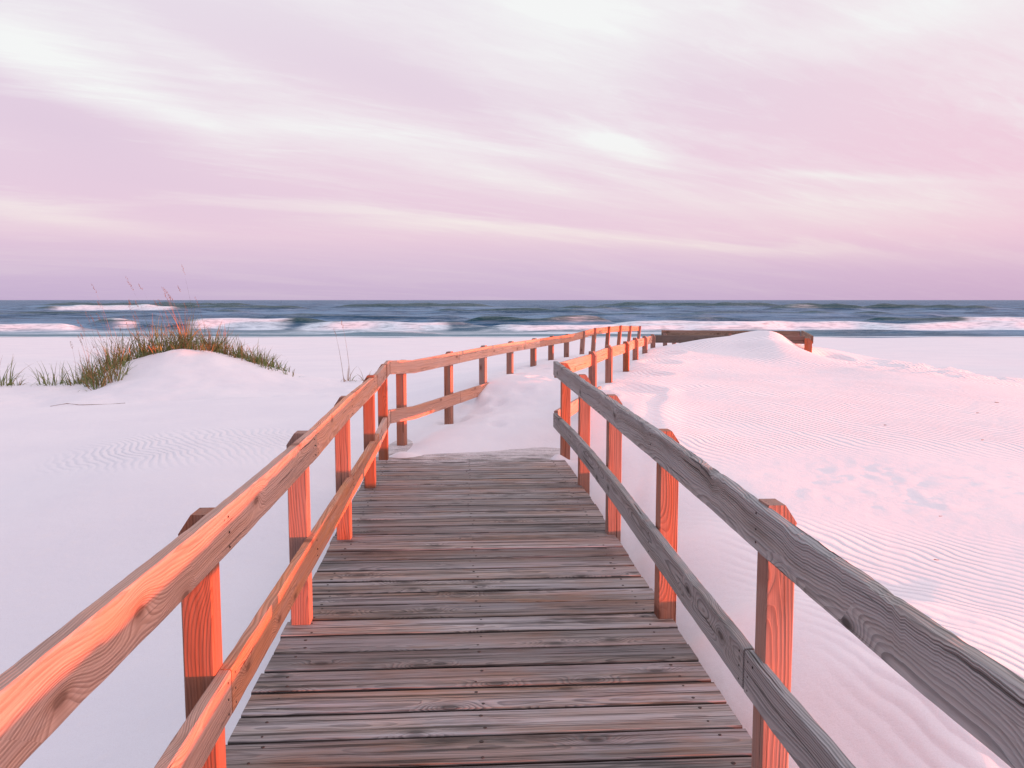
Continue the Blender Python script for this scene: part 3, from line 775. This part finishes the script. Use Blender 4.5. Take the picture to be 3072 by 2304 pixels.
# ------------------------------------------------------------------ dry stems and specks on the sand
TW = leaf_mat('dry_stem', (.22, .10, .06), (.14, .07, .05))
def stem(x, y, L, az, r, label, name='dry_twig', group='dry twigs lying on the sand'):
    mb = MB(); N = 5; p = Vector((x, y, 0)); d = Vector((math.cos(az), math.sin(az), 0)); rings = []
    vs = []; fs = []
    for i in range(N+1):
        q = p+d*(L*i/N)+Vector((-d.y, d.x, 0))*L*.05*math.sin(i*1.7); q.z = Z(q.x, q.y)+r*.8
        for j in range(5):
            a = j*2*math.pi/5; rr = r*(1-.5*i/N); vs.append(q+Vector((-d.y*math.cos(a)*rr, d.x*math.cos(a)*rr, math.sin(a)*rr)))
    for i in range(N):
        for j in range(5): fs.append((i*5+j, i*5+(j+1) % 5, i*5+5+(j+1) % 5, i*5+5+j))
    fs.append((0, 1, 2, 3, 4)); fs.append((N*5+4, N*5+3, N*5+2, N*5+1, N*5))
    mb.add(vs, fs, None, 0)
    return tag(mb.build(name, TW), label, 'twig', group)
stem(-7.6, 14.0, 1.2, .03, .006, 'long thin dry stem lying on the sand below the grass dune', 'dry_twig', None)
SP = [(3.75,5.35,.06),(2.55,5.05,.05),(3.0,5.9,.05),(3.9,4.6,.07),(2.6,3.9,.03),(3.3,3.5,.04),(4.6,8.3,.05),(3.9,8.9,.05),(5.3,9.7,.06),(5.9,10.4,.08),(2.9,4.5,.03),(2.2,5.6,.05),(5.1,12.0,.07),(4.3,5.2,.12),(2.1,4.0,.03),(4.0,10.4,.05),(6.2,7.6,.05),(2.75,8.0,.04)]
for i, (x, y, L) in enumerate(SP[:11]):
    stem(x, y, L*.6, rnd.uniform(-1, 1), .0025 if y < 6 else .004, 'tiny dark dry twig scattered on the rippled dune right of the boardwalk')
# ------------------------------------------------------------------ sun
sl = bpy.data.lights.new('sun', 'SUN'); sl.energy = 5.0; sl.angle = math.radians(.8); sl.color = (1., .15, .06)
so = bpy.data.objects.new('sun', sl); COL.objects.link(so)
so.rotation_euler = (-SD).to_track_quat('-Z', 'Y').to_euler(); so.location = (20, -20, 10)
# ------------------------------------------------------------------ sky
world = bpy.data.worlds.new('World'); scene.world = world; world.use_nodes = True
n = NT(world.node_tree); bg = world.node_tree.nodes['Background']
sky = n.add('ShaderNodeTexSky', sky_type='NISHITA'); sky.sun_disc = False
sky.sun_elevation = SUN_EL; sky.sun_rotation = math.atan2(SD.x, SD.y)
tc = n.add('ShaderNodeTexCoord'); D = tc.outputs['Generated']
dx, dy, dz = n.sep(D)
az = n.m('ARCTAN2', dx, dy); el = n.m('ARCSINE', dz)
K = 10/(2**EXPO)         # display value -> value before the 0.1 background strength and the exposure
def kc(r, g, b): c = lin(r, g, b); return c
grad = n.ramp(n.m('DIVIDE', el, 1.5708, clamp=True), [
    (0.0, kc(205, 183, 213)), (.02, kc(217, 194, 220)), (.045, kc(238, 209, 227)), (.075, kc(240, 213, 230)), (.13, kc(240, 220, 234)), (.19, kc(239, 227, 238)), (.26, kc(242, 238, 246)), (1.0, kc(236, 240, 255))])
# right side pinker, left side more violet
pk = n.sm(az, .0, .62)
grad = n.mix(n.m('MULTIPLY', pk, .75), grad, n.mix(1, grad, (1.07, .93, .94), 'MULTIPLY'))
lv = n.sm(az, -.1, -.6)
grad = n.mix(n.m('MULTIPLY', lv, .7), grad, n.mix(1, grad, (.955, .96, .995), 'MULTIPLY'))
# streaky cloud layer on a flat plane overhead
inv = n.m('ADD', n.m('MAXIMUM', dz, 0), .13)
px = n.m('DIVIDE', dx, inv); py = n.m('DIVIDE', dy, inv)
pv = n.comb(px, py, 0)
pr_ = n.mapping(n.mapping(pv, rot=(0, 0, math.radians(58))), sc=(1.3, .34, 1))
s1 = n.noise(pr_, 1.15, 7, .58, .55)
s2 = n.noise(n.mapping(pr_, loc=(4, 7, 0), sc=(2.3, 1.5, 1)), 2.2, 9, .66, 1.1)
wh = n.m('MULTIPLY', n.sm(s1, .44, .68), .55)
wh = n.m('ADD', wh, n.m('MULTIPLY', n.sm(s2, .5, .74), .28))
wh = n.m('MULTIPLY', wh, n.sm(el, .02, .16, .25, 1))
brk = n.m('ADD', .45, n.m('MULTIPLY', s2, 1.1))
def blob(fx, fy, rx, ry, rot, amp):
    a0 = math.atan((fx-1106)/1850); e0 = math.atan((648-fy)/1850*math.cos(a0))
    rx /= 1850; ry /= 1850; c, s_ = math.cos(math.radians(rot)), math.sin(math.radians(rot))
    da = n.m('SUBTRACT', az, a0); de = n.m('SUBTRACT', e0, el)      # de positive downwards
    de = n.m('ADD', de, n.m('MULTIPLY', n.m('SUBTRACT', s1, .5), .05))
    u_ = n.m('DIVIDE', n.m('ADD', n.m('MULTIPLY', da, c), n.m('MULTIPLY', de, s_)), rx)
    v_ = n.m('DIVIDE', n.m('SUBTRACT', n.m('MULTIPLY', de, c), n.m('MULTIPLY', da, s_)), ry)
    q = n.m('ADD', n.m('MULTIPLY', u_, u_), n.m('MULTIPLY', v_, v_))
    return n.m('MULTIPLY', n.m('EXPONENT', n.m('MULTIPLY', q, -1)), amp)
tot = None
for bb in [(1340,335,120,22,14,.9),(1760,450,260,38,7,.55),(1800,392,190,9,7,.5),(1050,492,330,17,3,.7),(1560,535,340,14,4,.5),(110,465,190,22,5,.6),
           (120,170,200,40,16,.35),(420,265,150,30,20,.45),(620,285,120,20,8,.4),(820,300,260,30,8,.45),(1230,90,260,130,0,.75),(80,90,240,70,15,.6),(1130,405,210,20,10,.45),(450,140,240,30,18,.3),(1950,60,300,50,-8,.5)]:
    q = blob(*bb); tot = q if tot is None else n.m('ADD', tot, q)
tot = n.m('MULTIPLY', tot, brk)
s3 = n.noise(n.mapping(pr_, loc=(9, 2, 0), sc=(2, 2.6, 1)), 6, 6, .7, .6)
tot = n.m('ADD', tot, n.m('MULTIPLY', n.m('MULTIPLY', n.m('SUBTRACT', s3, .45), .55), n.sm(el, .03, .2, .3, 1)))
dk1 = None
for bb in [(140,275,230,60,14,.7),(850,180,330,50,14,.45),(1500,200,260,80,10,.3),(300,400,500,40,4,.3)]:
    q = blob(*bb); dk1 = q if dk1 is None else n.m('ADD', dk1, q)
amt = n.m('SUBTRACT', n.m('ADD', n.m('MULTIPLY', wh, .85), tot), n.m('MULTIPLY', dk1, .55), clamp=True)
warmth = n.sm(el, .03, .2)
white = n.mix(warmth, kc(250, 236, 233), kc(250, 251, 251))
skyc = n.mix(amt, grad, white)
skyc = n.mix(n.m('MULTIPLY', n.m('MULTIPLY', dk1, n.m('SUBTRACT', 1, amt)), .5, clamp=True), skyc, kc(218, 196, 222))
# sunset glow round the sun, dimmer dusk sky low on the landward side
sdn = n.add('ShaderNodeVectorMath', operation='DOT_PRODUCT'); n.put(sdn.inputs[0], D); sdn.inputs[1].default_value = SD
glow = n.m('POWER', n.m('MAXIMUM', sdn.outputs['Value'], 0), 5.0)
glow = n.m('MULTIPLY', glow, n.sm(el, .0, 1.0, 1, .3))
back = n.m('MULTIPLY', n.sm(dy, .1, -.6), n.sm(el, 1.1, .1))
back = n.m('MULTIPLY', n.sm(dy, .15, -.5), n.sm(el, 1.25, .2))
skyc = n.mix(n.m('MULTIPLY', back, .8), skyc, kc(98, 96, 140))
up_ = n.sm(el, .45, 1.2, 0, .30)
skyc = n.mix(up_, skyc, (1.6, 1.65, 1.95))
skyc = n.mix(glow, skyc, (6.0, 3.5, 3.0), 'MIX')
sc_ = n.add('ShaderNodeVectorMath', operation='SCALE'); n.put(sc_.inputs[0], skyc); sc_.inputs['Scale'].default_value = K
# thin clear-sky share between the clouds
fin = n.mix(.06, sc_.outputs[0], sky.outputs[0])
n.l.new(fin, bg.inputs['Color']); bg.inputs['Strength'].default_value = .1
# ------------------------------------------------------------------ camera
cam = bpy.data.cameras.new('camera'); co_ = bpy.data.objects.new('camera', cam); COL.objects.link(co_)
cam.sensor_width = 36; cam.lens = 36*2570/3072; cam.clip_end = 60000; cam.clip_start = .05
co_.location = (0, 0, 1.54); co_.rotation_euler = (math.radians(90)-math.atan(252/2570), 0, 0)
scene.camera = co_
vs_ = scene.view_settings; vs_.view_transform = 'Standard'; vs_.look = 'None'; vs_.exposure = EXPO; vs_.gamma = 1
scene.render.resolution_x = 1024; scene.render.resolution_y = 768
